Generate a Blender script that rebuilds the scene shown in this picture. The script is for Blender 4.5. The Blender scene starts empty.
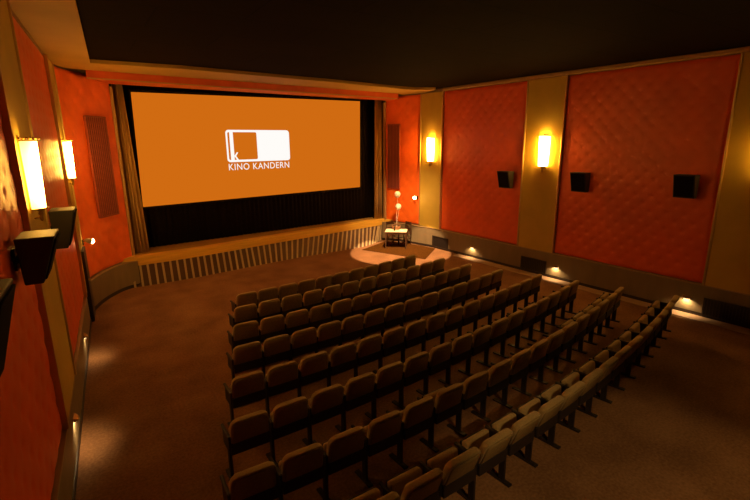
import bpy, bmesh, math, random
from mathutils import Vector, Matrix
random.seed(7)
PI = math.pi
scene = bpy.context.scene
COL = scene.collection

# ------------------------------------------------------------------ materials
def new_mat(name):
    m = bpy.data.materials.new(name); m.use_nodes = True
    nt = m.node_tree
    return m, nt, nt.nodes['Principled BSDF']

def mat(name, col, rough=.6, spec=.5, metal=0, nscale=0, namt=.2, bump=0, bscale=None, coat=0, detail=6, stretch=None, sheen=0):
    m, nt, b = new_mat(name)
    b.inputs['Base Color'].default_value = (*col, 1)
    b.inputs['Roughness'].default_value = rough
    b.inputs['Metallic'].default_value = metal
    b.inputs['Specular IOR Level'].default_value = spec
    b.inputs['Coat Weight'].default_value = coat
    if sheen:
        b.inputs['Sheen Weight'].default_value = sheen
    if nscale or bump:
        tc = nt.nodes.new('ShaderNodeTexCoord')
        mp = nt.nodes.new('ShaderNodeMapping')
        nt.links.new(tc.outputs['Object'], mp.inputs['Vector'])
        if stretch: mp.inputs['Scale'].default_value = stretch
    if nscale:
        n = nt.nodes.new('ShaderNodeTexNoise'); n.inputs['Scale'].default_value = nscale
        n.inputs['Detail'].default_value = detail
        nt.links.new(mp.outputs[0], n.inputs['Vector'])
        r = nt.nodes.new('ShaderNodeValToRGB')
        r.color_ramp.elements[0].position = .3; r.color_ramp.elements[1].position = .7
        r.color_ramp.elements[0].color = (*[c*(1-namt) for c in col], 1)
        r.color_ramp.elements[1].color = (*[min(1, c*(1+namt)) for c in col], 1)
        nt.links.new(n.outputs['Fac'], r.inputs[0]); nt.links.new(r.outputs[0], b.inputs['Base Color'])
    if bump:
        n2 = nt.nodes.new('ShaderNodeTexNoise'); n2.inputs['Scale'].default_value = bscale or 60
        n2.inputs['Detail'].default_value = 4
        nt.links.new(mp.outputs[0], n2.inputs['Vector'])
        bp = nt.nodes.new('ShaderNodeBump'); bp.inputs['Strength'].default_value = bump; bp.inputs['Distance'].default_value = .02
        nt.links.new(n2.outputs['Fac'], bp.inputs['Height']); nt.links.new(bp.outputs[0], b.inputs['Normal'])
    return m

def emit(name, col, strength):
    m = bpy.data.materials.new(name); m.use_nodes = True
    nt = m.node_tree; nt.nodes.clear()
    o = nt.nodes.new('ShaderNodeOutputMaterial'); e = nt.nodes.new('ShaderNodeEmission')
    e.inputs[0].default_value = (*col, 1); e.inputs[1].default_value = strength
    nt.links.new(e.outputs[0], o.inputs[0])
    return m

M = {}
M['leather'] = mat('red_leatherette', (.86, .115, .010), rough=.40, spec=.5, nscale=1.6, namt=.08, bump=.05, bscale=7, detail=4)
M['leather_matt'] = mat('orange_red_wall_cloth', (.95, .16, .015), rough=.5, spec=.4, nscale=3.0, namt=.12, bump=.15, bscale=9, detail=4)
M['pilaster'] = mat('ochre_pilaster_paint', (.60, .41, .06), rough=.6, spec=.2, nscale=1.5, namt=.08)
M['wainscot'] = mat('grey_brown_wainscot', (.22, .165, .09), rough=.5, nscale=4, namt=.12, stretch=(1, 1, .3))
M['rail'] = mat('wainscot_rail_wood', (.34, .23, .10), rough=.45)
M['gold'] = mat('gold_bead_trim', (.62, .42, .16), rough=.35, metal=.6)
M['soffit'] = mat('cream_soffit_plaster', (.40, .235, .04), rough=.75, nscale=1.2, namt=.08)
M['cornice'] = mat('cornice_wood', (.45, .26, .09), rough=.5)
M['header'] = mat('header_red', (.58, .09, .02), rough=.5, nscale=3, namt=.12)
M['black'] = mat('black_cloth', (.012, .008, .005), rough=.95, spec=.1, nscale=10, namt=.3)
M['curtain'] = mat('olive_brown_curtain', (.50, .31, .09), rough=.8, spec=.2, nscale=12, namt=.15, sheen=.2, stretch=(1, 1, .1))
M['lip'] = mat('honey_stage_board', (.80, .47, .06), rough=.45, nscale=6, namt=.12, stretch=(.3, 1, 4))
M['stage_floor'] = mat('stage_boards', (.40, .22, .05), rough=.55, nscale=4, namt=.2, stretch=(.4, 5, 1))
M['fascia'] = mat('dark_stage_fascia', (.11, .055, .025), rough=.6)
M['slat'] = mat('pale_slat_wood', (.52, .38, .20), rough=.5)
M['grille'] = mat('dark_red_grille', (.30, .055, .025), rough=.5)
M['grille_gap'] = mat('grille_gap', (.10, .022, .012), rough=.8)
M['door'] = mat('dark_door', (.025, .015, .010), rough=.5)
M['speaker'] = mat('black_speaker', (.02, .016, .013), rough=.55, bump=.1, bscale=150)
M['speaker_cloth'] = mat('speaker_grille_cloth', (.011, .009, .008), rough=.9, spec=.1)
M['brass'] = mat('aged_brass', (.55, .36, .12), rough=.3, metal=.9)
M['dark_metal'] = mat('dark_metal', (.03, .024, .02), rough=.4, metal=.6)
M['vent'] = mat('vent_black', (.015, .010, .008), rough=.6)
M['seat_cloth'] = mat('tan_seat_cloth', (.36, .245, .095), rough=.85, spec=.2, nscale=40, namt=.15, bump=.2, bscale=200, sheen=.15)
M['seat_panel'] = mat('tan_back_panel_cloth', (.27, .18, .07), rough=.8, spec=.25, nscale=30, namt=.15)
M['seat_dark'] = mat('dark_seat_board', (.018, .011, .008), rough=.6)
M['table_wood'] = mat('dark_table_wood', (.10, .045, .02), rough=.45)
M['table_top'] = mat('pale_table_top', (.70, .58, .40), rough=.5)
M['chair_wood'] = mat('brown_chair_wood', (.045, .018, .008), rough=.45)
M['balloon'] = mat('cream_balloon', (.92, .80, .62), rough=.3)
M['string'] = mat('white_string', (.8, .7, .55), rough=.7)
M['basket'] = mat('brown_basket', (.28, .13, .05), rough=.8, bump=.4, bscale=80)
M['glass_dark'] = mat('dark_bottle_glass', (.03, .03, .015), rough=.15)
M['paper'] = mat('white_paper', (.8, .75, .65), rough=.7)
M['rug'] = mat('dark_brown_rug', (.075, .030, .006), rough=.95, spec=.0, nscale=25, namt=.25, bump=.3, bscale=150)
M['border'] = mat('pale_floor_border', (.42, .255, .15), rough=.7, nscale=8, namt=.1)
M['screen'] = emit('screen_orange', (.63, .147, .006), 1.0)
M['projected_white'] = emit('screen_white', (1, .97, .93), 1.0)
M['lens'] = emit('lamp_lens', (1, .72, .36), 9.0)
M['bulb'] = emit('spot_bulb', (1, .62, .26), 60.0)

def carpet_mat():
    m, nt, b = new_mat('brown_carpet')
    tc = nt.nodes.new('ShaderNodeTexCoord')
    n = nt.nodes.new('ShaderNodeTexNoise'); n.inputs['Scale'].default_value = 1.3; n.inputs['Detail'].default_value = 5
    n2 = nt.nodes.new('ShaderNodeTexNoise'); n2.inputs['Scale'].default_value = 28; n2.inputs['Detail'].default_value = 4
    for k in (n, n2): nt.links.new(tc.outputs['Object'], k.inputs['Vector'])
    mx = nt.nodes.new('ShaderNodeMath'); mx.operation = 'ADD'
    nt.links.new(n.outputs['Fac'], mx.inputs[0]); nt.links.new(n2.outputs['Fac'], mx.inputs[1])
    r = nt.nodes.new('ShaderNodeValToRGB')
    r.color_ramp.elements[0].position = .0; r.color_ramp.elements[1].position = 1.0
    e = r.color_ramp.elements
    e[0].position = .75/2; e[1].position = 1.3/2
    e[0].color = (.185, .088, .038, 1); e[1].color = (.345, .175, .080, 1)
    dv = nt.nodes.new('ShaderNodeMath'); dv.operation = 'MULTIPLY'; dv.inputs[1].default_value = .5
    nt.links.new(mx.outputs[0], dv.inputs[0]); nt.links.new(dv.outputs[0], r.inputs[0])
    nt.links.new(r.outputs[0], b.inputs['Base Color'])
    b.inputs['Roughness'].default_value = .9; b.inputs['Specular IOR Level'].default_value = .15
    bp = nt.nodes.new('ShaderNodeBump'); bp.inputs['Strength'].default_value = .5; bp.inputs['Distance'].default_value = .02
    n3 = nt.nodes.new('ShaderNodeTexNoise'); n3.inputs['Scale'].default_value = 60; n3.inputs['Detail'].default_value = 3
    nt.links.new(tc.outputs['Object'], n3.inputs['Vector'])
    nt.links.new(n3.outputs['Fac'], bp.inputs['Height']); nt.links.new(bp.outputs[0], b.inputs['Normal'])
    return m
M['carpet'] = carpet_mat()

def ceiling_mat():
    m, nt, b = new_mat('dark_ceiling_boards')
    tc = nt.nodes.new('ShaderNodeTexCoord')
    br = nt.nodes.new('ShaderNodeTexBrick')
    br.inputs['Scale'].default_value = 1; br.inputs['Brick Width'].default_value = 2.4; br.inputs['Row Height'].default_value = 1.2
    br.inputs['Mortar Size'].default_value = .012
    br.inputs['Color1'].default_value = (.009, .005, .0022, 1); br.inputs['Color2'].default_value = (.012, .0065, .003, 1)
    br.inputs['Mortar'].default_value = (.003, .002, .001, 1)
    nt.links.new(tc.outputs['Object'], br.inputs['Vector'])
    nt.links.new(br.outputs['Color'], b.inputs['Base Color'])
    b.inputs['Roughness'].default_value = .95; b.inputs['Specular IOR Level'].default_value = .03
    return m
M['ceiling'] = ceiling_mat()

def shade_mat(SHADE):
    # a glowing lamp shade: brightest round the tube inside it, creamier towards its rims and sides
    m = bpy.data.materials.new('glowing_shade'); m.use_nodes = True
    nt = m.node_tree; nt.nodes.clear()
    o = nt.nodes.new('ShaderNodeOutputMaterial'); e = nt.nodes.new('ShaderNodeEmission')
    tc = nt.nodes.new('ShaderNodeTexCoord'); sp = nt.nodes.new('ShaderNodeSeparateXYZ')
    nt.links.new(tc.outputs['Generated'], sp.inputs[0])
    def m2(op, a, bv):
        k = nt.nodes.new('ShaderNodeMath'); k.operation = op
        nt.links.new(a, k.inputs[0]); k.inputs[1].default_value = bv
        return k.outputs[0]
    r = nt.nodes.new('ShaderNodeValToRGB')     # across the shade
    for p, v in ((0, .6), (.3, .8), (.5, 1), (.7, .8)):
        el = r.color_ramp.elements.new(p); el.color = (v, v, v, 1)
    r.color_ramp.elements[-1].color = (.6, .6, .6, 1)
    nt.links.new(sp.outputs[0], r.inputs[0])
    r2 = nt.nodes.new('ShaderNodeValToRGB')    # up the shade
    for p, v in ((0, .45), (.2, .9), (.5, 1), (.8, .9)):
        el = r2.color_ramp.elements.new(p); el.color = (v, v, v, 1)
    r2.color_ramp.elements[-1].color = (.45, .45, .45, 1)
    nt.links.new(sp.outputs[2], r2.inputs[0])
    mu = nt.nodes.new('ShaderNodeMath'); mu.operation = 'MULTIPLY'
    nt.links.new(r.outputs[0], mu.inputs[0]); nt.links.new(r2.outputs[0], mu.inputs[1])
    nt.links.new(m2('MULTIPLY', mu.outputs[0], SHADE), e.inputs[1])
    cr = nt.nodes.new('ShaderNodeValToRGB')    # glow falloff put into the colour, more amber towards the sides
    for p in (.35, .65):
        el = cr.color_ramp.elements.new(p); el.color = (1, .53, .125, 1)
    cr.color_ramp.elements[0].color = cr.color_ramp.elements[-1].color = (1, .44, .03, 1)
    nt.links.new(sp.outputs[0], cr.inputs[0]); nt.links.new(cr.outputs[0], e.inputs[0])
    nt.links.new(e.outputs[0], o.inputs[0])
    return m
M['shade'] = shade_mat(130.0)
M['shade_bright'] = shade_mat(165.0)
M['shade_dim'] = shade_mat(38.0)

# ------------------------------------------------------------------ mesh helpers
def obj(name, bm, m, parent=None, smooth=False, bevel=0, segs=2):
    bmesh.ops.recalc_face_normals(bm, faces=bm.faces)
    me = bpy.data.meshes.new(name); bm.to_mesh(me); bm.free()
    o = bpy.data.objects.new(name, me); COL.objects.link(o)
    me.materials.append(m)
    if smooth:
        for p in me.polygons: p.use_smooth = True
    if bevel:
        b = o.modifiers.new('bevel', 'BEVEL'); b.width = bevel; b.segments = segs; b.limit_method = 'ANGLE'; b.angle_limit = math.radians(40)
    if parent: o.parent = parent
    return o

def empty(name, loc=(0, 0, 0), rz=0):
    o = bpy.data.objects.new(name, None); COL.objects.link(o)
    o.location = loc; o.rotation_euler = (0, 0, rz); o.empty_display_size = .1
    return o

def tag(o, label, cat, group=None):
    o['label'] = label; o['category'] = cat
    if group: o['group'] = group
    return o

def struct(o):
    o['kind'] = 'structure'; return o

def box(bm, c, s, rot=None):
    mtx = Matrix.Translation(c)
    if rot is not None: mtx = mtx @ rot
    mtx = mtx @ Matrix.Diagonal((s[0], s[1], s[2], 1))
    bmesh.ops.create_cube(bm, size=1, matrix=mtx)

def prism(bm, pts, z0, z1):
    a = [bm.verts.new((x, y, z0)) for x, y in pts]; b = [bm.verts.new((x, y, z1)) for x, y in pts]
    bm.faces.new(a); bm.faces.new(b)
    n = len(pts)
    for i in range(n): bm.faces.new((a[i], a[(i+1) % n], b[(i+1) % n], b[i]))

def loft(bm, rings, closed=True, caps=True):
    R = [[bm.verts.new(p) for p in r] for r in rings]
    for i in range(len(R)-1):
        n = len(R[i])
        for j in range(n if closed else n-1):
            bm.faces.new((R[i][j], R[i][(j+1) % n], R[i+1][(j+1) % n], R[i+1][j]))
    if caps:
        bm.faces.new(R[0]); bm.faces.new(R[-1])

def tube(bm, pts, r, n=8):
    pts = [Vector(p) for p in pts]; rings = []
    for i, p in enumerate(pts):
        t = (pts[min(i+1, len(pts)-1)] - pts[max(i-1, 0)]).normalized()
        u = t.cross(Vector((0, 0, 1)))
        if u.length < 1e-3: u = Vector((1, 0, 0))
        u.normalize(); v = t.cross(u)
        rr = r[i] if isinstance(r, (list, tuple)) else r
        rings.append([p + u*rr*math.cos(2*PI*k/n) + v*rr*math.sin(2*PI*k/n) for k in range(n)])
    loft(bm, rings)

def lathe(bm, prof, n=20, c=(0, 0, 0)):
    rings = [[(c[0]+r*math.cos(2*PI*k/n), c[1]+r*math.sin(2*PI*k/n), c[2]+z) for k in range(n)] for r, z in prof]
    loft(bm, rings)

def offset_poly(pts, d):
    # offsets an open polyline to its left by d
    out = []
    n = len(pts)
    for i in range(n):
        a = Vector(pts[max(i-1, 0)]); b = Vector(pts[min(i+1, n-1)])
        t = (b-a).normalized(); out.append((pts[i][0]-t.y*d, pts[i][1]+t.x*d))
    return out

def ribbon(bm, line, d, z0, z1):
    # a slab following a plan polyline, thickness d to the left of its direction
    o = offset_poly(line, d)
    prism_pts = list(line) + o[::-1]
    a = [[(p[0], p[1], z0) for p in (line[i], o[i])] for i in range(len(line))]
    rings = [[(line[i][0], line[i][1], z0), (o[i][0], o[i][1], z0), (o[i][0], o[i][1], z1), (line[i][0], line[i][1], z1)] for i in range(len(line))]
    loft(bm, rings)

# ------------------------------------------------------------------ plan of the hall
def LX(y): return -.195 - .0573*(12.5-y)
def RX(y): return 11.148 + .0573*(12.556-y)
YB = -3.0
Lc = (LX(12.45), 12.45); Rc = (RX(13.75), 13.75)
Lp = (1.03, 14.45); Rp = (10.55, 15.4)
rotL = -math.atan(.0573)      # local +x out of the left wall, local y along it
rotR = PI + math.atan(.0573)

def smooth_line(P, k=6):
    out = []
    for i in range(len(P)-1):
        p0, p1, p2, p3 = P[max(i-1, 0)], P[i], P[i+1], P[min(i+2, len(P)-1)]
        for s in range(k):
            t = s/k
            out.append(tuple(.5*((2*p1[a])+(-p0[a]+p2[a])*t+(2*p0[a]-5*p1[a]+4*p2[a]-p3[a])*t*t+(-p0[a]+3*p1[a]-3*p2[a]+p3[a])*t**3) for a in (0, 1)))
    out.append(P[-1]); return out
CLINE = smooth_line([Lc, (-.03, 12.98), (.20, 13.42), (.50, 13.85), (.80, 14.19), Lp])
def LW(y, off=0):  # a point on the left wall, off metres into the room
    k = 1/math.hypot(1, .0573); return (LX(y)+off*k, y-off*.0573*k)
def RW(y, off=0):
    k = 1/math.hypot(1, .0573); return (RX(y)-off*k, y-off*.0573*k)

CEIL = 5.78
# floor
bm = bmesh.new(); prism(bm, [(LX(YB)-.3, YB-.3), (RX(YB)+.3, YB-.3), (RX(17.3)+.9, 17.3), (-.5, 17.3)], -.2, 0)
struct(obj('floor', bm, M['carpet']))
# walls
def wall(name, a, b, t, m, z0=0, z1=CEIL):
    bm = bmesh.new(); ribbon(bm, [a, b], t, z0, z1); return struct(obj(name, bm, m))
wall('wall_left', (LX(YB), YB), Lc, .25, M['wainscot'])
wall('wall_right', (RX(YB), YB), Rc, -.25, M['wainscot'])
wall('wall_back', (LX(YB)-.2, YB), (RX(YB)+.2, YB), -.25, M['wainscot'])
bm = bmesh.new(); ribbon(bm, CLINE, .2, 0, CEIL); struct(obj('wall_front_left', bm, M['wainscot']))
wall('wall_front_right', Rp, Rc, .25, M['wainscot'])
wall('wall_stage_left', Lp, (.95, 17), .2, M['door'])
wall('wall_stage_right', Rp, (10.75, 17), -.2, M['door'])
wall('wall_stage', (.7, 16.6), (11.0, 17.0), .2, M['door'])
# ceiling
bm = bmesh.new(); prism(bm, [(LX(YB)-.3, YB-.3), (RX(YB)+.3, YB-.3), (RX(17.3)+.9, 17.3), (-.5, 17.3)], CEIL, CEIL+.2)
struct(obj('ceiling', bm, M['ceiling']))
# soffit along the left wall and across the front
HA = (.5, 13.32); HB = (10.4, 14.3)
bm = bmesh.new()
prism(bm, [(LX(YB), YB), (-.316, YB), (.56, 12.17), (2.4, 12.05), (6.96, 12.54), (9.66, 12.98), (10.15, 12.95), (10.75, 12.6), Rc, (10.8, 14.55), HB, HA, (.12, 13.25), (-.03, 12.98), Lc], 5.70, CEIL-.002)
struct(obj('trim_1', bm, M['soffit']))
# header beam over the opening
bm = bmesh.new()
prism(bm, [HA, HB, (10.6, 15.2), (1.0, 14.35)], 5.52, 5.70)
hd = struct(obj('trim_2', bm, M['header']))
bm = bmesh.new(); ribbon(bm, [(HA[0], HA[1]-.015), (HB[0], HB[1]-.015)], .03, 5.505, 5.535)
obj('header_bead', bm, M['cornice'], hd)
bm = bmesh.new()
# cornice on the right wall
ribbon(bm, [RW(YB, 0), RW(12.6, 0)], .09, 5.67, CEIL-.003)
cr = struct(obj('trim_3', bm, M['cornice'], bevel=.025))
# cornice of the left wall (thin)
bm = bmesh.new(); ribbon(bm, [LW(YB, 0), LW(12.45, 0)], -.03, 5.64, 5.70)
struct(obj('trim_4', bm, M['rail']))
# proscenium frame posts
bm = bmesh.new(); box(bm, (1.05, 14.44, 3.15), (.07, .12, 4.62)); struct(obj('trim_5', bm, M['cornice'], bevel=.01))
bm = bmesh.new(); box(bm, (10.53, 15.40, 3.15), (.10, .12, 4.62)); struct(obj('trim_6', bm, M['cornice'], bevel=.01))

# wainscot: left and right runs with the curved corners beside the stage
WZ = .76
def wains(name, line, side, rail_over=.025):
    bm = bmesh.new(); ribbon(bm, line, side*.05, 0, WZ-.03)
    w = struct(obj(name, bm, M['wainscot']))
    bm = bmesh.new(); ribbon(bm, offset_poly(line, -side*rail_over), side*(.05+rail_over), WZ-.03, WZ)
    obj('wainscot_rail', bm, M['rail'], w, bevel=.008)
    bm = bmesh.new(); ribbon(bm, offset_poly(line, -side*.012), side*.05, 0, .09)
    obj('skirting', bm, M['door'], w)
    return w
wains('baseboard_left', [LW(YB, .05), LW(11.69, .05)], 1)
curveL = smooth_line([LW(12.40, .06), (.06, 12.93), (.27, 13.35), (.55, 13.74), (.82, 13.97), (1.1, 14.03)])
wains('baseboard_corner_left', curveL, 1, .015)
curveR = smooth_line([(10.25, 15.2), (10.55, 14.75), (10.78, 14.1), (10.93, 13.45), RW(12.9, .06), RW(12.45, .055)])
wains('baseboard_corner_right', curveR, 1, .015)
wains('baseboard_right', [RW(YB, .05), RW(12.45, .05)], -1)
# pieces that close the corner ledges
bm = bmesh.new(); prism(bm, curveL + CLINE[::-1], WZ-.02, WZ-.012); struct(obj('trim_7', bm, M['wainscot']))
bm = bmesh.new(); prism(bm, curveR + [Rc, Rp], WZ-.02, WZ-.012); struct(obj('trim_8', bm, M['wainscot']))

# pale border of the floor along the right wall
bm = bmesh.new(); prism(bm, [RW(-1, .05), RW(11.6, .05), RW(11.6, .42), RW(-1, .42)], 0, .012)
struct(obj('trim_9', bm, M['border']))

# dark door in the left wall next to the corner
bm = bmesh.new(); ribbon(bm, [LW(11.72, 0), LW(12.38, 0)], -.125, 0, 1.66)
dr = struct(obj('door_1', bm, M['door'], bevel=.01))
bm = bmesh.new(); x, y = LW(11.86, .145); box(bm, (x, y, .98), (.05, .10, .025)); obj('door_handle', bm, M['brass'], dr)

# ------------------------------------------------------------------ pilasters
def pilaster(name, fn, y0, y1, sgn):
    bm = bmesh.new(); ribbon(bm, [fn(y0), fn(y1)], -sgn*.07, WZ, 5.66)
    p = struct(obj(name, bm, M['pilaster']))
    for yy in (y0, y1):
        bm = bmesh.new(); ribbon(bm, [fn(yy-.022), fn(yy+.022)], -sgn*.095, WZ, 5.66); obj('bead', bm, M['gold'], p, bevel=.01)
    return p
pilaster('trim_10', LW, 5.87, 7.32, 1)
pilaster('trim_11', LW, 11.2, 12.38, 1)
pilaster('trim_12', RW, 12.60, 13.72, -1)
pilaster('trim_13', RW, 7.92, 9.13, -1)
pilaster('trim_14', RW, 2.85, 4.12, -1)

# ------------------------------------------------------------------ padded wall panels
def tufted(name, P, u0, u1, z0, z1, m, label, pitch=.375, puff=.0025, dimple=.012, step=.03, parent=None, wob=1):
    """P(u, off) -> plan point. A buttoned, padded panel with its own depth."""
    nu = max(2, int((u1-u0)/step)); nz = int((z1-z0)/step)
    bm = bmesh.new(); grid = []
    rnd = random.Random(hash(label) % 999 if False else len(label))
    ph = rnd.random()*6
    cu = (u0+u1)/2; cz = (z0+z1)/2
    for i in range(nu+1):
        row = []
        for j in range(nz+1):
            u = u0+(u1-u0)*i/nu; z = z0+(z1-z0)*j/nz
            a = (u-cu)/pitch; b = (z-cz)/pitch
            best = 9; cell = 0
            # diamond lattice of buttons
            for s in (0, .5):
                da = a-s-round(a-s); db = b-s-round(b-s)
                best = min(best, math.hypot(da, db))
            puffv = (abs(math.sin(PI*(a+b)))*abs(math.sin(PI*(a-b))))**.6
            edge = min(min(u-u0, u1-u)/.08, min(z-z0, z1-z)/.08, 1); edge = math.sin(edge*PI/2)
            d = .035*edge + edge*(puff*puffv - dimple*math.exp(-(best/.15)**2))
            d += edge*wob*.006*math.sin(2.1*u+1.3*z+ph)*math.sin(3.7*z-1.1*u+ph)
            x, y = P(u, max(d, .001)+.008)
            row.append(bm.verts.new((x, y, z)))
        grid.append(row)
    for i in range(nu):
        for j in range(nz):
            bm.faces.new((grid[i][j], grid[i+1][j], grid[i+1][j+1], grid[i][j+1]))
    # closed back
    back = {}
    rim = [(i, 0) for i in range(nu+1)] + [(nu, j) for j in range(1, nz+1)] + [(i, nz) for i in range(nu-1, -1, -1)] + [(0, j) for j in range(nz-1, 0, -1)]
    bk = []
    for (i, j) in rim:
        u = u0+(u1-u0)*i/nu; z = z0+(z1-z0)*j/nz
        x, y = P(u, .002); bk.append(bm.verts.new((x, y, z)))
    n = len(rim)
    for k in range(n):
        a = rim[k]; b = rim[(k+1) % n]
        bm.faces.new((grid[a[0]][a[1]], grid[b[0]][b[1]], bk[(k+1) % n], bk[k]))
    bot = bk[:nu+1]; top = bk[nu+nz:nu+nz+nu+1][::-1]
    for i in range(nu): bm.faces.new((bot[i], bot[i+1], top[i+1], top[i]))
    o = obj(name, bm, m, parent, smooth=True)
    tag(o, label, 'wall panel', 'padded wall panels')
    return o
PZ0, PZ1 = WZ+.01, 5.655
tufted('padded_wall_panel', LW, 2.3, 5.84, PZ0, PZ1, M['leather'], 'red buttoned wall panel on left wall, cut off by the left edge of the photo')
tufted('padded_wall_panel', LW, 7.35, 11.17, PZ0, PZ1, M['leather'], 'red buttoned wall panel on left wall between the two glowing sconces')
tufted('padded_wall_panel', RW, 9.16, 12.57, PZ0, PZ1, M['leather'], 'red buttoned right wall panel between two pilasters, carrying one small speaker')
tufted('padded_wall_panel', RW, 4.15, 7.89, PZ0, PZ1, M['leather'], 'largest red buttoned wall panel on right, carrying two black speakers')
def seg(a, b):
    A = Vector(a); B = Vector(b); t = (B-A).normalized(); n = Vector((t.y, -t.x))
    return lambda u, off=0: tuple(A+t*u+n*off), (B-A).length
def along(P):
    L = [0]
    for i in range(len(P)-1): L.append(L[-1]+math.dist(P[i], P[i+1]))
    def fn(u, off=0):
        i = 0
        while i < len(P)-2 and L[i+1] < u: i += 1
        t = (u-L[i])/(L[i+1]-L[i]); x = P[i][0]+(P[i+1][0]-P[i][0])*t; y = P[i][1]+(P[i+1][1]-P[i][1])*t
        # smooth normal
        def tg(k): a = Vector(P[max(k-1, 0)]); b = Vector(P[min(k+1, len(P)-1)]); return (b-a).normalized()
        q = (tg(i)*(1-t)+tg(i+1)*t).normalized()
        return (x+q.y*off, y-q.x*off)
    return fn, L[-1]
FLf, FLl = along(CLINE); FRf, FRl = seg(Rp, Rc)
tufted('padded_wall_panel', FLf, .05, FLl-.04, PZ0, 5.66, M['leather_matt'], 'orange red panel left of the stage opening with a dark grille', puff=.006, dimple=.012, pitch=.5, wob=2)
tufted('padded_wall_panel', FRf, .06, FRl-.05, PZ0, 5.66, M['leather_matt'], 'orange red panel right of the stage opening behind two balloons', puff=.006, dimple=.012, pitch=.5, wob=2)

# ------------------------------------------------------------------ grilles on the front panels
def grille(fn, u0, u1, z0, z1, label, off=.075):
    a_ = Vector(fn(u0, off)); b_ = Vector(fn(u1, off)); cx, cy = (a_+b_)/2; t = b_-a_; rz = math.atan2(t.y, t.x)
    r = tag(empty('wall_grille', (cx, cy, z0), rz), label, 'grille', 'grilles beside the stage')
    w = u1-u0; h = z1-z0
    bm = bmesh.new(); box(bm, (0, 0, h/2), (w, .05, h)); obj('backing', bm, M['grille_gap'], r)
    bm = bmesh.new()
    for x in (-w/2, w/2): box(bm, (x, -.02, h/2), (.03, .06, h+.03))
    for z in (0, h): box(bm, (0, -.02, z), (w, .06, .03))
    obj('frame', bm, M['grille'], r, bevel=.005)
    bm = bmesh.new(); n = max(5, int(w/.07))
    for i in range(1, n): box(bm, (-w/2+w*i/n, -.03, h/2), (.028, .025, h-.03))
    obj('slats', bm, M['grille'], r)
grille(FLf, 1.18, 1.90, 2.14, 4.65, 'dark red slatted grille on the panel left of the screen')
grille(FRf, .22, .78, 2.14, 4.62, 'dark red slatted grille right of the screen above the balloons')

# ------------------------------------------------------------------ screen
S0 = Vector((1.55, 15.0)); St = Vector((7.9, .7)).normalized(); Srz = math.atan2(St.y, St.x)
sc = tag(empty('projection_screen', (S0.x, S0.y, 0), Srz), 'wide cinema screen showing a white logo on orange', 'screen')
def sp(s, z, y=0): return (s, y, z)
def flat(bm, pts, y0, y1):
    a = [bm.verts.new((s, y0, z)) for s, z in pts]; b = [bm.verts.new((s, y1, z)) for s, z in pts]
    bm.faces.new(a); bm.faces.new(b); n = len(pts)
    for i in range(n): bm.faces.new((a[i], a[(i+1) % n], b[(i+1) % n], b[i]))
def rrect(s0, s1, z0, z1, r, k=5):
    out = []
    for cx, cz, a0 in ((s1-r, z0+r, -PI/2), (s1-r, z1-r, 0), (s0+r, z1-r, PI/2), (s0+r, z0+r, PI)):
        for i in range(k+1):
            a = a0+PI/2*i/k; out.append((cx+r*math.cos(a), cz+r*math.sin(a)))
    return out
bm = bmesh.new(); flat(bm, [(-.035, 2.14), (8.0, 2.19), (8.06, 5.50), (.035, 5.40)], 0, .03)
obj('screen_surface', bm, M['screen'], sc)
bm = bmesh.new(); flat(bm, [(-.1, 2.06), (8.1, 2.10), (8.14, 5.58), (-.03, 5.48)], .032, .08)
obj('screen_frame', bm, M['black'], sc)
# the logo: a white rounded frame, a bar, a solid right half and the letter k
bm = bmesh.new()
o_ = rrect(2.64, 4.92, 3.36, 4.39, .10); i_ = rrect(2.70, 3.70, 3.43, 4.318, .05)
bm2 = bmesh.new()
vo = [bm.verts.new((s, -.004, z)) for s, z in o_]
vi = [bm.verts.new((s, -.004, z)) for s, z in i_]
eds = [bm.edges.new((vo[i], vo[(i+1) % len(vo)])) for i in range(len(vo))] + [bm.edges.new((vi[i], vi[(i+1) % len(vi)])) for i in range(len(vi))]
bmesh.ops.triangle_fill(bm, edges=eds, use_beauty=True)
flat(bm, [(2.765, 3.42), (2.885, 3.42), (2.885, 4.33), (2.765, 4.33)], -.005, -.003)
bm2.free()
obj('logo', bm, M['projected_white'], sc)
def text_mesh(body, size, sx, x, z, parent, name, space=1.0, offset=0.0):
    cu = bpy.data.curves.new(name, 'FONT'); cu.body = body; cu.size = size; cu.space_character = space; cu.offset = offset
    t = bpy.data.objects.new(name, cu); COL.objects.link(t)
    dg = bpy.context.evaluated_depsgraph_get()
    me = bpy.data.meshes.new_from_object(t.evaluated_get(dg)); COL.objects.unlink(t); bpy.data.objects.remove(t)
    xs = [v.co.x for v in me.vertices]; ys = [v.co.y for v in me.vertices]
    w = max(xs)-min(xs); k = sx/w
    hh = max(ys)-min(ys)
    mn = min(xs)
    for v in me.vertices: v.co = Vector((x+(v.co.x-mn)*k, -.006, z+(v.co.y)*size_k(hh, size)))
    o = bpy.data.objects.new(name, me); COL.objects.link(o); me.materials.clear(); me.materials.append(M['projected_white']); o.parent = parent
    return o
def size_k(h, s): return 1.0
text_mesh('KINO KANDERN', .30, 2.20, 2.665, 3.10, sc, 'cinema_name', 1.1, .0)
bm = bmesh.new()      # the two arms of the k, growing out of the bar
flat(bm, [(2.87, 3.53), (2.965, 3.67), (3.025, 3.67), (2.935, 3.545)], -.0065, -.0025)
flat(bm, [(2.87, 3.575), (2.925, 3.575), (3.035, 3.425), (2.965, 3.425)], -.006, -.002)
obj('letter_k', bm, M['projected_white'], sc)

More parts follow.
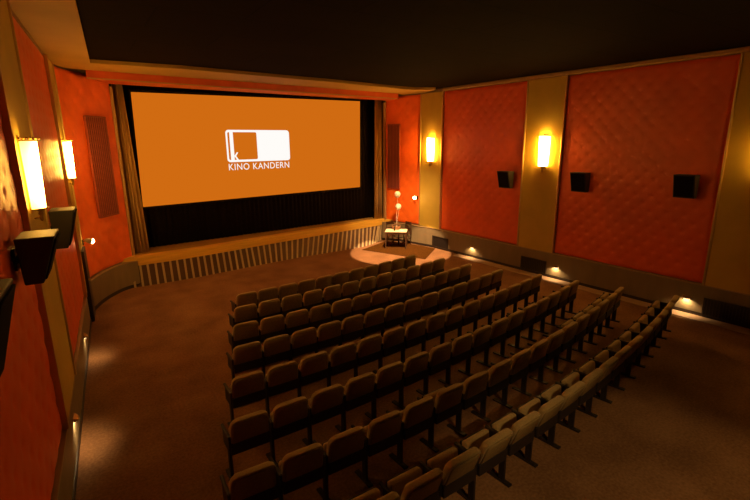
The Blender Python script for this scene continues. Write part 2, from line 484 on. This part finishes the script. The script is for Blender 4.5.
# black drape around the screen
def drape(name, line_fn, n, amp, waves, z0, z1, th, m, label, cat, taper=1):
    bm = bmesh.new(); rings = []
    for i in range(n+1):
        t = i/n; x, y, nx, ny = line_fn(t)
        x0_, y0_ = line_fn(0)[:2]
        w = amp*math.sin(2*PI*waves*t)+amp*.35*math.sin(2*PI*waves*2.3*t+1)
        f = []
        for z, g in ((z0, 1.15), (z0+(z1-z0)*.5, 1.0), (z1, .85)):
            k_ = taper+(1-taper)*(z1-z)/(z1-z0); f.append((x0_+(x-x0_)*k_+nx*w*g, y0_+(y-y0_)*k_+ny*w*g, z))
        b = [(p[0]+nx*th, p[1]+ny*th, p[2]) for p in f[::-1]]
        rings.append(f+b)
    loft(bm, rings)
    o = obj(name, bm, m, smooth=True); tag(o, label, cat); return o
nS = (-St.y, St.x)
def dl(t):
    s = -.62+10.0*t; return (S0.x+St.x*s+nS[0]*.22, S0.y+St.y*s+nS[1]*.22, nS[0], nS[1])
drape('masking_drape', dl, 360, .025, 60, .85, 5.69, .02, M['black'], 'black pleated masking drape hanging behind the screen', 'drape')
def cl(t):
    s = -.47+.52*t; return (S0.x-.02+St.x*s, S0.y-.22+St.y*s, -St.y, St.x)
def cl2(a, b):
    A = Vector(a); B = Vector(b); tt = (B-A).normalized()
    return lambda t: (A.x+(B.x-A.x)*t, A.y+(B.y-A.y)*t, -tt.y, tt.x)
drape('stage_curtain', cl2((1.10, 14.62), (1.50, 14.78)), 80, .055, 4, .85, 5.66, .025, M['curtain'], 'olive brown stage curtain gathered at the left of the screen', 'curtain', .6)
drape('stage_curtain', cl2((10.46, 15.58), (10.12, 15.53)), 80, .055, 4, .85, 5.66, .025, M['curtain'], 'olive brown stage curtain gathered at the right of the screen', 'curtain', .8)

# ------------------------------------------------------------------ stage
lip = smooth_line([(.45, 14.10), (1.6, 14.12), (2.9, 14.22), (4.6, 14.50), (6.4, 14.79), (8.2, 15.06), (10.1, 15.30), (10.42, 15.22), (10.62, 14.98)], 8)
foot = smooth_line([(.95, 14.00), (1.7, 14.0), (2.75, 14.05), (4.5, 14.28), (6.2, 14.48), (7.6, 14.52), (8.8, 14.58), (9.5, 14.78), (10.15, 15.2)], 8)
stg = tag(empty('stage', (5.6, 14.6, 0)), 'low stage with honey wood lip and pale slatted front below the screen', 'stage')
def rel(pts): return [(p[0]-5.6, p[1]-14.6) for p in pts]
bm = bmesh.new(); prism(bm, rel(offset_poly(lip, .22)[2:-16] + [(10.5, 16.45), (1.05, 16.2), (1.1, 14.5)]), .60, .835)
obj('stage_deck', bm, M['stage_floor'], stg)
bm = bmesh.new(); ribbon(bm, rel(lip), .30, .59, .845)
obj('stage_lip', bm, M['lip'], stg, bevel=.015)
# fascia from the foot line up to the lip
def resample(P, n):
    L = [0]
    for i in range(len(P)-1): L.append(L[-1]+math.dist(P[i], P[i+1]))
    out = []
    for k in range(n):
        s = L[-1]*k/(n-1); i = 0
        while i < len(P)-2 and L[i+1] < s: i += 1
        t = (s-L[i])/(L[i+1]-L[i]); out.append((P[i][0]+(P[i+1][0]-P[i][0])*t, P[i][1]+(P[i+1][1]-P[i][1])*t))
    return out
liptop = [p for p in offset_poly(lip, .05) if p[0] > .93 and p[0] < 10.3]
NF = 90
def resample_t(P, ts):
    Q = resample(P, 401); return [Q[min(400, max(0, round(t*400)))] for t in ts]
def sst(a, b, t):
    t = min(1, max(0, (t-a)/(b-a))); return t*t*(3-2*t)
def lean_t(t): return t+.050*sst(.35, .8, t)*(1-sst(.93, 1, t))
F = rel(resample(foot, NF)); T = rel(resample(liptop, NF))
bm = bmesh.new()
loft(bm, [[(F[i][0], F[i][1], 0), (F[i][0]+.0, F[i][1]+.1, 0), (T[i][0], T[i][1]+.1, .60), (T[i][0], T[i][1], .60)] for i in range(NF)])
obj('stage_front', bm, M['fascia'], stg)
bm = bmesh.new()
NSL = 47
Fs = rel(resample(foot, NSL*4+1)); Ts = rel(resample_t(liptop, [lean_t(k/(NSL*4)) for k in range(NSL*4+1)]))
for k in range(NSL+1):
    i = min(k*4, NSL*4)
    f = Vector((*Fs[i], 0)); t = Vector((*Ts[i], .60))
    j = min(i+1, NSL*4); jj = max(i-1, 0)
    tf = (Vector((*Fs[j], 0))-Vector((*Fs[jj], 0))).normalized()
    nf = Vector((tf.y, -tf.x, 0))
    w = .028; d = .035
    loft(bm, [[f-tf*w-nf*.01, f+tf*w-nf*.01, f+tf*w+nf*d, f-tf*w+nf*d], [t-tf*w-nf*.01, t+tf*w-nf*.01, t+tf*w+nf*d, t-tf*w+nf*d]])
obj('front_slats', bm, M['slat'], stg)

# ------------------------------------------------------------------ sconces
def sconce(fn, y, rz, label, glow='shade', sz=1):
    # local +x points into the room
    x, yy = fn(y, .07)
    r = tag(empty('wall_sconce', (x, yy, 3.67), rz), label, 'wall lamp', 'glowing wall sconces')
    bm = bmesh.new(); box(bm, (.012, 0, 0), (.024, .16, .96)); obj('wall_plate', bm, M['brass'], r, bevel=.008)
    bm = bmesh.new(); rings = []
    for z, rr in ((-.42, .150), (-.2, .158), (.1, .168), (.42, .178)):
        rings.append([(.03+rr*.8*math.cos(a), rr*math.sin(a), z) for a in [(-PI/2)+PI*k/20 for k in range(21)]])
    loft(bm, rings, closed=True)
    # turn so Generated x runs across the shade: mesh built along y, so swap by rotating the object
    for v in bm.verts: v.co = Vector((v.co.y, -v.co.x, v.co.z))
    r.scale = (.95 if sz < 1 else 1, .95 if sz < 1 else 1, sz)
    sh = obj('lamp_shade', bm, M[glow], r, smooth=False); sh.rotation_euler = (0, 0, PI/2)
    for z, rr in ((.425, .182), (-.425, .154)):
        bm = bmesh.new(); rings = [[(.03+(rr-dr)*math.cos(a), (rr-dr)*math.sin(a), z+dz) for a in [(-PI/2)+PI*k/16 for k in range(17)]] for dr, dz in ((0, -.008), (0, .008), (.012, .008), (.012, -.008))]
        loft(bm, rings, closed=False, caps=False)
        obj('shade_rim', bm, M['brass'], r)
    bm = bmesh.new()
    for k in range(9):
        a = -PI/2+PI*k/8; bmesh.ops.create_uvsphere(bm, u_segments=8, v_segments=6, radius=.016, matrix=Matrix.Translation((.03+.172*math.cos(a), .172*math.sin(a), .45)))
    obj('bead_crown', bm, M['brass'], r, smooth=True)
    bm = bmesh.new(); lathe(bm, [(.004, -.60), (.022, -.57), (.014, -.54), (.03, -.50), (.018, -.47), (.055, -.44), (.06, -.43)], 14, (.09, 0, 0))
    tube(bm, [(.02, 0, -.56), (.09, 0, -.54)], .012)
    obj('finial', bm, M['brass'], r, smooth=True)
    return r
sconce(LW, 6.25, rotL, 'glowing half round sconce on left wall, the nearer one', 'shade_dim', .86)
sconce(LW, 11.5, rotL, 'glowing half round sconce on left wall nearest the screen', 'shade_bright', .88)
sconce(RW, 13.1, rotR, 'glowing half round sconce on the right wall pilaster nearest the screen')
sconce(RW, 8.42, rotR, 'glowing half round sconce on right wall pilaster between two padded panels')
sconce(RW, 3.30, rotR, 'sconce on the right wall just beyond the right edge of photo', 'shade_dim')

# ------------------------------------------------------------------ speakers
def speaker(fn, y, rz, z0, label, h=.52):
    x, yy = fn(y, .05)
    r = tag(empty('wall_speaker', (x, yy, z0), rz), label, 'speaker', 'black surround speakers')
    w = .43
    bm = bmesh.new()
    prof = [(.06, 0), (.20, 0), (.34, h), (.04, h)]
    loft(bm, [[(px, s*w/2, pz) for px, pz in prof] for s in (-1, 1)])
    obj('cabinet', bm, M['speaker'], r, bevel=.012)
    bm = bmesh.new()
    loft(bm, [[(.205+.0, s*(w/2-.025), .03), (.225, s*(w/2-.025), .03), (.348, s*(w/2-.025), h-.03), (.328, s*(w/2-.025), h-.03)] for s in (-1, 1)])
    obj('grille_cloth', bm, M['speaker_cloth'], r, bevel=.006)
    bm = bmesh.new(); box(bm, (-.006, 0, h*.5), (.03, .14, .2)); box(bm, (.03, 0, h*.5), (.09, .05, .07)); obj('bracket', bm, M['dark_metal'], r)
speaker(RW, 9.62, rotR, 2.54, 'black speaker on the red right wall panel nearest the screen')
speaker(RW, 7.2, rotR, 2.62, 'black speaker on large right panel beside the pilaster with sconce')
speaker(RW, 4.72, rotR, 2.69, 'black speaker on large right panel, the one nearest the right edge')
speaker(LW, 2.75, rotL, 2.8, 'black speaker cut off at the left edge of the photo')
speaker(LW, 5.1, rotL, 2.78, 'black speaker on left wall below the nearer sconce, lit on top', .42)
speaker(LW, 7.6, rotL, 2.60, 'black speaker on left wall behind and below the nearer sconce')

# ------------------------------------------------------------------ step lamps and vents in the wainscot
def step_lamp(fn, y, rz, z, label, power):
    x, yy = fn(y, .05)
    r = tag(empty('step_light', (x, yy, z), rz), label, 'step light', 'low wall step lights')
    bm = bmesh.new(); rings = []
    for t in range(7):
        a = PI/2*t/6; rings.append([(.012+.06*math.cos(a)*math.sin(b), .085*math.cos(b), .05*math.sin(a)+.0) for b in [PI*k/12 for k in range(13)]])
    loft(bm, rings, closed=True, caps=True)
    obj('hood', bm, M['brass'], r, smooth=True)
    bm = bmesh.new(); box(bm, (.004, 0, .03), (.008, .19, .07)); obj('face_plate', bm, M['rail'], r, bevel=.005)
    bm = bmesh.new(); rings = [[(.012+.05*q*math.sin(b), .075*math.cos(b), -.006+dz) for b in [PI*k/12 for k in range(13)]] for q, dz in ((1, 0), (1, .004))]
    loft(bm, rings); obj('lens', bm, M['lens'], r)
    li = bpy.data.lights.new('step_light_lamp', 'SPOT'); li.energy = power; li.color = (1, .66, .30); li.spot_size = math.radians(150); li.spot_blend = .6; li.shadow_soft_size = .03
    lo = bpy.data.objects.new('step_light_lamp', li); COL.objects.link(lo)
    kx, ky = fn(y, .14); lo.location = (kx, ky, z-.012); lo.rotation_euler = (Vector((*fn(y, .06), 0))-Vector((kx, ky, .20))).to_track_quat('-Z', 'Y').to_euler()
    return r
STEP = 14.0
step_lamp(RW, 10.98, rotR, .36, 'lit step light low on right wall, nearest the screen', STEP)
step_lamp(RW, 7.78, rotR, .36, 'lit step light low on right wall between two black vents', STEP)
step_lamp(RW, 4.40, rotR, .36, 'lit step light low on right wall nearest the right edge of photo', STEP)
step_lamp(LW, 6.60, rotL, .46, 'lit step light low on left wall, the nearer one', STEP*.8)
step_lamp(LW, 9.60, rotL, .46, 'lit step light low on left wall, the farther one', STEP*.5)

def vent(fn, y0, y1, z0, z1, rz, label):
    x, yy = fn((y0+y1)/2, .05)
    r = tag(empty('air_vent', (x, yy, z0), rz), label, 'vent', 'wainscot vents')
    w = y1-y0; h = z1-z0
    bm = bmesh.new(); box(bm, (.005, 0, h/2), (.02, w, h)); obj('backing', bm, M['vent'], r)
    bm = bmesh.new()
    for s in (-1, 1):
        box(bm, (.02, s*w/2, h/2), (.03, .025, h+.025)); box(bm, (.02, 0, h/2+s*h/2), (.03, w, .025))
    obj('frame', bm, M['door'], r)
    bm = bmesh.new(); n = int(w/.06)
    for i in range(1, n): box(bm, (.02, -w/2+w*i/n, h/2), (.015, .014, h))
    obj('bars', bm, M['door'], r)
vent(RW, 12.15, 12.95, .06, .46, rotR, 'black slotted vent in the wainscot by the curved corner')
vent(RW, 8.10, 8.95, .08, .46, rotR, 'black vent in the wainscot under the pilaster with sconce')
vent(RW, 2.9, 4.05, .06, .46, rotR, 'black vent in the wainscot at the right edge of the photo')

# ------------------------------------------------------------------ small wall spots
def wall_spot(p, rz, label):
    r = tag(empty('wall_spotlight', p, rz), label, 'spotlight', 'small wall spotlights')
    bm = bmesh.new(); box(bm, (.015, 0, 0), (.03, .09, .13)); obj('mount', bm, M['dark_metal'], r, bevel=.006)
    bm = bmesh.new(); tube(bm, [(.02, 0, .02), (.10, 0, .03)], .012); obj('arm', bm, M['dark_metal'], r)
    bm = bmesh.new()
    tube(bm, [(.06, -.02, .05), (.11, .0, .03), (.17, .03, .005)], [.03, .055, .07], 14); obj('lamp_head', bm, M['paper'], r, smooth=True)
    bm = bmesh.new(); bmesh.ops.create_uvsphere(bm, u_segments=14, v_segments=8, radius=.062, matrix=Matrix.Translation((.175, .032, .003))); obj('bulb', bm, M['bulb'], r, smooth=True)
x, y = LW(12.12, .10); wall_spot((x, y, 1.80), rotL, 'small spotlight on left wall above the dark door')
x, y = FRf(FRl-.1, .06); wall_spot((x, y, 1.84), rotR, 'small spotlight on right front panel beside the balloons')

# ------------------------------------------------------------------ cinema seats
def rounded_back(w0, w1, z0, z1, r, k=6):
    pts = [(-w0/2, z0), (w0/2, z0)]
    for i in range(k+1):
        a = PI/2*i/k; pts.append((w1/2-r+r*math.cos(a), z1-r+r*math.sin(a)))
    for i in range(k+1):
        a = PI/2+PI/2*i/k; pts.append((-w1/2+r+r*math.cos(a), z1-r+r*math.sin(a)))
    return pts
def slab(bm, outline, ys, insets, lean, bow=.03):
    cx = 0; cz = sum(p[1] for p in outline)/len(outline)
    rings = []
    for y, s in zip(ys, insets):
        ring = []
        for x, z in outline:
            xx = x*(1-s*2); zz = cz+(z-cz)*(1-s*2)
            yy = y - (zz-.42)*lean + bow*((xx/.23)**2)
            ring.append((xx, yy, zz))
        rings.append(ring)
    loft(bm, rings)
def make_seat():
    r = empty('cinema_seat')
    lean = .20
    bm = bmesh.new(); slab(bm, rounded_back(.465, .455, .53, .85, .085), (-.020, -.006, .045, .07), (.012, 0, 0, .05), lean)
    obj('backrest', bm, M['seat_cloth'], r, smooth=True)
    bm = bmesh.new(); slab(bm, rounded_back(.43, .41, .53, .822, .07), (-.032, -.026, -.012), (.02, 0, 0), lean)
    obj('back_panel', bm, M['seat_panel'], r, smooth=True)
    bm = bmesh.new(); box(bm, (0, -.01, .46), (.48, .05, .15)); obj('lower_board', bm, M['seat_dark'], r, bevel=.01)
    st = bmesh.new(); box(st, (0, 0, 0), (.42, .36, .09))
    s = obj('seat', st, M['seat_cloth'], r, bevel=.035, segs=3); s.location = (0, .13, .475); s.rotation_euler = (math.radians(82), 0, 0)
    pn = bmesh.new(); box(pn, (0, .0, -.05), (.40, .33, .03)); p = obj('seat_pan', pn, M['seat_dark'], s, bevel=.01)
    armrest(r, -1)
    return r
def armrest(r, sg):
    bm = bmesh.new(); box(bm, (sg*.243, .17, .60), (.04, .34, .035)); obj('armrest', bm, M['seat_dark'], r, bevel=.012)
    bm = bmesh.new(); prism(bm, [(sg*.243-.015, .02), (sg*.243+.015, .02), (sg*.243+.015, .10), (sg*.243-.015, .10)], .02, .45); prism(bm, [(sg*.243-.015, .0), (sg*.243+.015, .0), (sg*.243+.015, .27), (sg*.243-.015, .27)], .40, .59)
    box(bm, (sg*.243, .09, .012), (.06, .32, .024)); obj('leg', bm, M['seat_dark'], r)
proto = make_seat()
def copy_tree(o, parent=None):
    c = o.copy(); COL.objects.link(c)
    if parent: c.parent = parent
    for ch in list(o.children): copy_tree(ch, c)
    return c
ORD = ['zeroth', 'first', 'second', 'third', 'fourth', 'fifth', 'sixth', 'seventh', 'eighth', 'ninth', 'tenth', 'eleventh', 'twelfth', 'thirteenth', 'fourteenth', 'fifteenth', 'sixteenth', 'seventeenth', 'eighteenth', 'nineteenth', 'twentieth']
ROWS = [  # quadratic arcs y = c2 x^2 + c1 x + c0 in plan, first and last seat, count
    (.0128, -.0222, 9.187, 2.714, 7.56, 11), (.0120, -.0272, 8.453, 2.447, 7.97, 12), (.0182, -.0915, 7.707, 2.176, 8.17, 13),
    (.0156, -.0643, 6.770, 1.919, 8.42, 14), (.0136, -.0356, 5.762, 1.618, 8.87, 15), (.0153, -.0402, 4.797, 1.324, 9.14, 16),
    (.0180, -.0711, 3.917, 1.065, 9.50, 17), (.0163, -.0532, 2.882, .80, 9.89, 18)]
ROWN = ['front row', 'second row from the stage', 'third row from the stage', 'fourth row from the stage', 'fifth row from the stage', 'sixth row from the stage', 'row just before the last', 'last row']
first = True
for ri, (c2, c1, c0, xa, xb, n) in enumerate(ROWS):
    XS = [xa+(xb-xa)*i/400 for i in range(401)]; PT = [(x, c2*x*x+c1*x+c0) for x in XS]
    P = resample(PT, n)
    for k, (x, y) in enumerate(P):
        rz = math.atan(2*c2*x+c1)
        o = proto if first else copy_tree(proto); first = False
        # the plan arcs were taken along the top edge of the backs, which lean back a little
        o.location = (x-math.sin(rz)*.07, y+math.cos(rz)*.07, 0); o.rotation_euler = (0, 0, rz)
        low = ri == 7 or (ri == 6 and (k >= 12 or k == 5))
        if low:
            for ch in o.children:
                if ch.name.split('.')[0] == 'seat':
                    ch.location = (0, .225, .47); ch.rotation_euler = (math.radians(84), 0, 0)
        if ri == 7:      # the backs of the last row lean further back
            th = .14; pv = Vector((0, -.02, .53)); R = Matrix.Rotation(th, 3, 'X')
            for ch in o.children:
                if ch.name.split('.')[0] in ('backrest', 'back_panel'):
                    ch.rotation_euler = (th, 0, 0); ch.location = pv-R@pv
            o.location.x -= math.sin(rz)*.025; o.location.y += math.cos(rz)*.025
        if k == n-1: armrest(o, 1)
        tag(o, 'tan upholstered folding seat, %s from the left in the %s' % (ORD[k+1], ROWN[ri]), 'cinema seat', 'cinema seats in curved rows')

# ------------------------------------------------------------------ table in the corner, chairs, balloons
bm = bmesh.new(); prism(bm, [(8.62, 14.15), (9.68, 11.70), (11.0, 12.72), (10.86, 13.4), (10.6, 14.2), (10.28, 14.85), (9.9, 14.75), (9.3, 14.45)], 0, .014)
tag(obj('rug', bm, M['rug']), 'dark brown rug under the table in the far right corner', 'rug')
ta = math.atan2(13.5-14.02, 10.25-9.65)
tx, ty = 9.92, 13.74
tb = tag(empty('table', (tx, ty, .014), ta), 'small wooden table with pale top in the spotlit corner', 'table')
bm = bmesh.new(); box(bm, (0, 0, .645), (.82, .58, .03)); obj('tabletop', bm, M['table_top'], tb, bevel=.008)
bm = bmesh.new()
for s in (-1, 1): box(bm, (0, s*.25, .59), (.74, .02, .08)); box(bm, (s*.37, 0, .59), (.02, .5, .08))
obj('apron', bm, M['table_wood'], tb)
for sx in (-1, 1):
    for sy in (-1, 1):
        bm = bmesh.new(); loft(bm, [[(sx*.38+a*w, sy*.25+b*w, z) for a, b in ((-1, -1), (1, -1), (1, 1), (-1, 1))] for w, z in ((.016, 0), (.025, .63))]); obj('leg', bm, M['table_wood'], tb)
u = Vector((math.cos(ta), math.sin(ta))); v = Vector((-u.y, u.x))
def wooden_chair(p, rz, label):
    r = tag(empty('wooden_chair', p, rz), label, 'chair', 'wooden chairs at the table')
    bm = bmesh.new(); box(bm, (0, 0, .445), (.40, .40, .035)); obj('seat', bm, M['chair_wood'], r, bevel=.01)
    for sx in (-1, 1):
        bm = bmesh.new(); tube(bm, [(sx*.17, -.17, 0), (sx*.17, -.165, .43)], .018); obj('leg', bm, M['chair_wood'], r)
        bm = bmesh.new(); tube(bm, [(sx*.17, .19, 0), (sx*.17, .17, .44), (sx*.17, .21, .88)], .018); obj('leg', bm, M['chair_wood'], r)
    bm = bmesh.new(); box(bm, (0, .205, .83), (.38, .022, .12)); obj('backrest', bm, M['chair_wood'], r, bevel=.008)
    bm = bmesh.new(); box(bm, (0, .185, .62), (.33, .018, .05)); obj('back_rail', bm, M['chair_wood'], r)
    bm = bmesh.new(); box(bm, (0, -.168, .22), (.32, .018, .025)); box(bm, (-.17, 0, .25), (.018, .34, .025)); box(bm, (.17, 0, .25), (.018, .34, .025)); obj('stretcher', bm, M['chair_wood'], r)
p = Vector((tx, ty))+u*(-.18)+v*.52; wooden_chair((p.x, p.y, .014), ta+.75, 'dark wooden chair behind the table, the left one')
p = Vector((tx, ty))+u*(.27)+v*.50; wooden_chair((p.x, p.y, .014), ta-.85, 'dark wooden chair behind the table, the right one')
def onto(a, b): q = Vector((tx, ty))+u*a+v*b; return (q.x, q.y, .674)
bs = tag(empty('basket', onto(-.02, .17), ta), 'small brown basket on the table holding the balloon strings', 'basket')
bm = bmesh.new(); loft(bm, [[(math.cos(a)*w, math.sin(a)*w*.6, z) for a in [2*PI*k/20 for k in range(20)]] for w, z in ((.13, 0), (.17, .12), (.155, .12), (.12, .012))]); obj('basket_body', bm, M['basket'], bs)
bm = bmesh.new(); tube(bm, [(.165*math.cos(PI*k/12), 0, .11+.10*math.sin(PI*k/12)) for k in range(13)], .010); obj('basket_handle', bm, M['basket'], bs)
bt = tag(empty('bottle', onto(-.06, -.10), ta), 'small dark bottle on the table top', 'bottle')
bm = bmesh.new(); lathe(bm, [(.03, 0), (.033, .01), (.033, .11), (.014, .15), (.012, .18)], 14); obj('bottle_body', bm, M['glass_dark'], bt, smooth=True)
bm = bmesh.new(); lathe(bm, [(.014, .18), (.014, .195)], 12); obj('cap', bm, M['brass'], bt)
bm = bmesh.new(); box(bm, (0, 0, .003), (.15, .21, .006)); o = obj('leaflet', bm, M['paper']); o.location = onto(.22, -.08); o.rotation_euler = (0, 0, ta+.4); tag(o, 'white leaflet lying on the right of the table', 'leaflet')
def balloon(top, base, label, r=.115):
    b = tag(empty('balloon', top), label, 'balloon', 'cream balloons')
    bm = bmesh.new()
    prof = [(.006, -1.22)]+[(math.sin(t)*(1 if t < PI/2 else 1), 0) for t in ()]
    pts = []
    for k in range(15):
        t = PI*(1-k/14); zz = math.cos(t); rr = math.sin(t)
        if zz < 0: zz *= 1.25; rr *= (1-.12*abs(zz)/1.25)
        pts.append((max(rr*r, .004), zz*r))
    lathe(bm, pts, 20); obj('balloon_skin', bm, M['balloon'], b, smooth=True)
    bm = bmesh.new(); lathe(bm, [(.014, -1.25*r-.022), (.004, -1.25*r)], 10); obj('knot', bm, M['balloon'], b)
    d = Vector(base)-Vector(top)
    bm = bmesh.new(); tube(bm, [(d.x*t+.012*math.sin(9*t), d.y*t, -1.25*r-.02+(d.z+1.25*r+.02)*t) for t in [k/10 for k in range(11)]], .004, 6); obj('string', bm, M['string'], b)
bb = onto(-.02, .17)
balloon((bb[0]+.08, bb[1]+.04, 2.02), (bb[0]-.01, bb[1], .69), 'cream balloon floating above the table, the higher one')
balloon((bb[0]+.08, bb[1]-.02, 1.56), (bb[0]+.01, bb[1], .69), 'cream balloon above the table, the lower one')

# ------------------------------------------------------------------ lights
def spot(name, loc, target, power, size, blend, col, soft=.05):
    li = bpy.data.lights.new(name, 'SPOT'); li.energy = power; li.color = col; li.spot_size = math.radians(size); li.spot_blend = blend; li.shadow_soft_size = soft
    o = bpy.data.objects.new(name, li); COL.objects.link(o); o.location = loc
    o.rotation_euler = (Vector(target)-Vector(loc)).to_track_quat('-Z', 'Y').to_euler(); return o
spot('table_spot', (8.8, 11.5, 5.6), (9.5, 12.87, .0), 3600, 36, .12, (1, .60, .29), .03)
spot('corner_fill', (8.4, 10.9, 5.5), (10.4, 14.2, .7), 1700, 46, 1, (1, .60, .27), .1)  # added soft fill for the balloons, panel and wainscot, no lamp of its own
spot('rear_spot', (2.2, -2.4, 5.3), (4.1, .7, 0), 560, 46, .3, (1, .64, .25), .1)

w = bpy.data.worlds.new('world'); scene.world = w; w.use_nodes = True
w.node_tree.nodes['Background'].inputs[0].default_value = (0, 0, 0, 1)

# ------------------------------------------------------------------ camera
f, yaw, p, r = 450.983, .576641, .237347, -.0087822
fwd = Vector((math.sin(yaw)*math.cos(p), math.cos(yaw)*math.cos(p), -math.sin(p)))
rt = Vector((math.cos(yaw), -math.sin(yaw), 0)); up = rt.cross(fwd)
rt2 = rt*math.cos(r)+up*math.sin(r); up2 = -rt*math.sin(r)+up*math.cos(r)
cam = bpy.data.cameras.new('camera'); co = bpy.data.objects.new('camera', cam); COL.objects.link(co)
cam.sensor_width = 36; cam.lens = f/750*36; cam.clip_start = .05; cam.clip_end = 100
mw = Matrix.Identity(4)
for i in range(3): mw[i][0] = rt2[i]; mw[i][1] = up2[i]; mw[i][2] = -fwd[i]
mw[0][3], mw[1][3], mw[2][3] = 0, 0, 4.0
co.matrix_world = mw
scene.camera = co
vs = scene.view_settings
vs.view_transform = 'Standard'; vs.look = 'None'; vs.exposure = 0.0; vs.gamma = 1; vs.use_curve_mapping = False
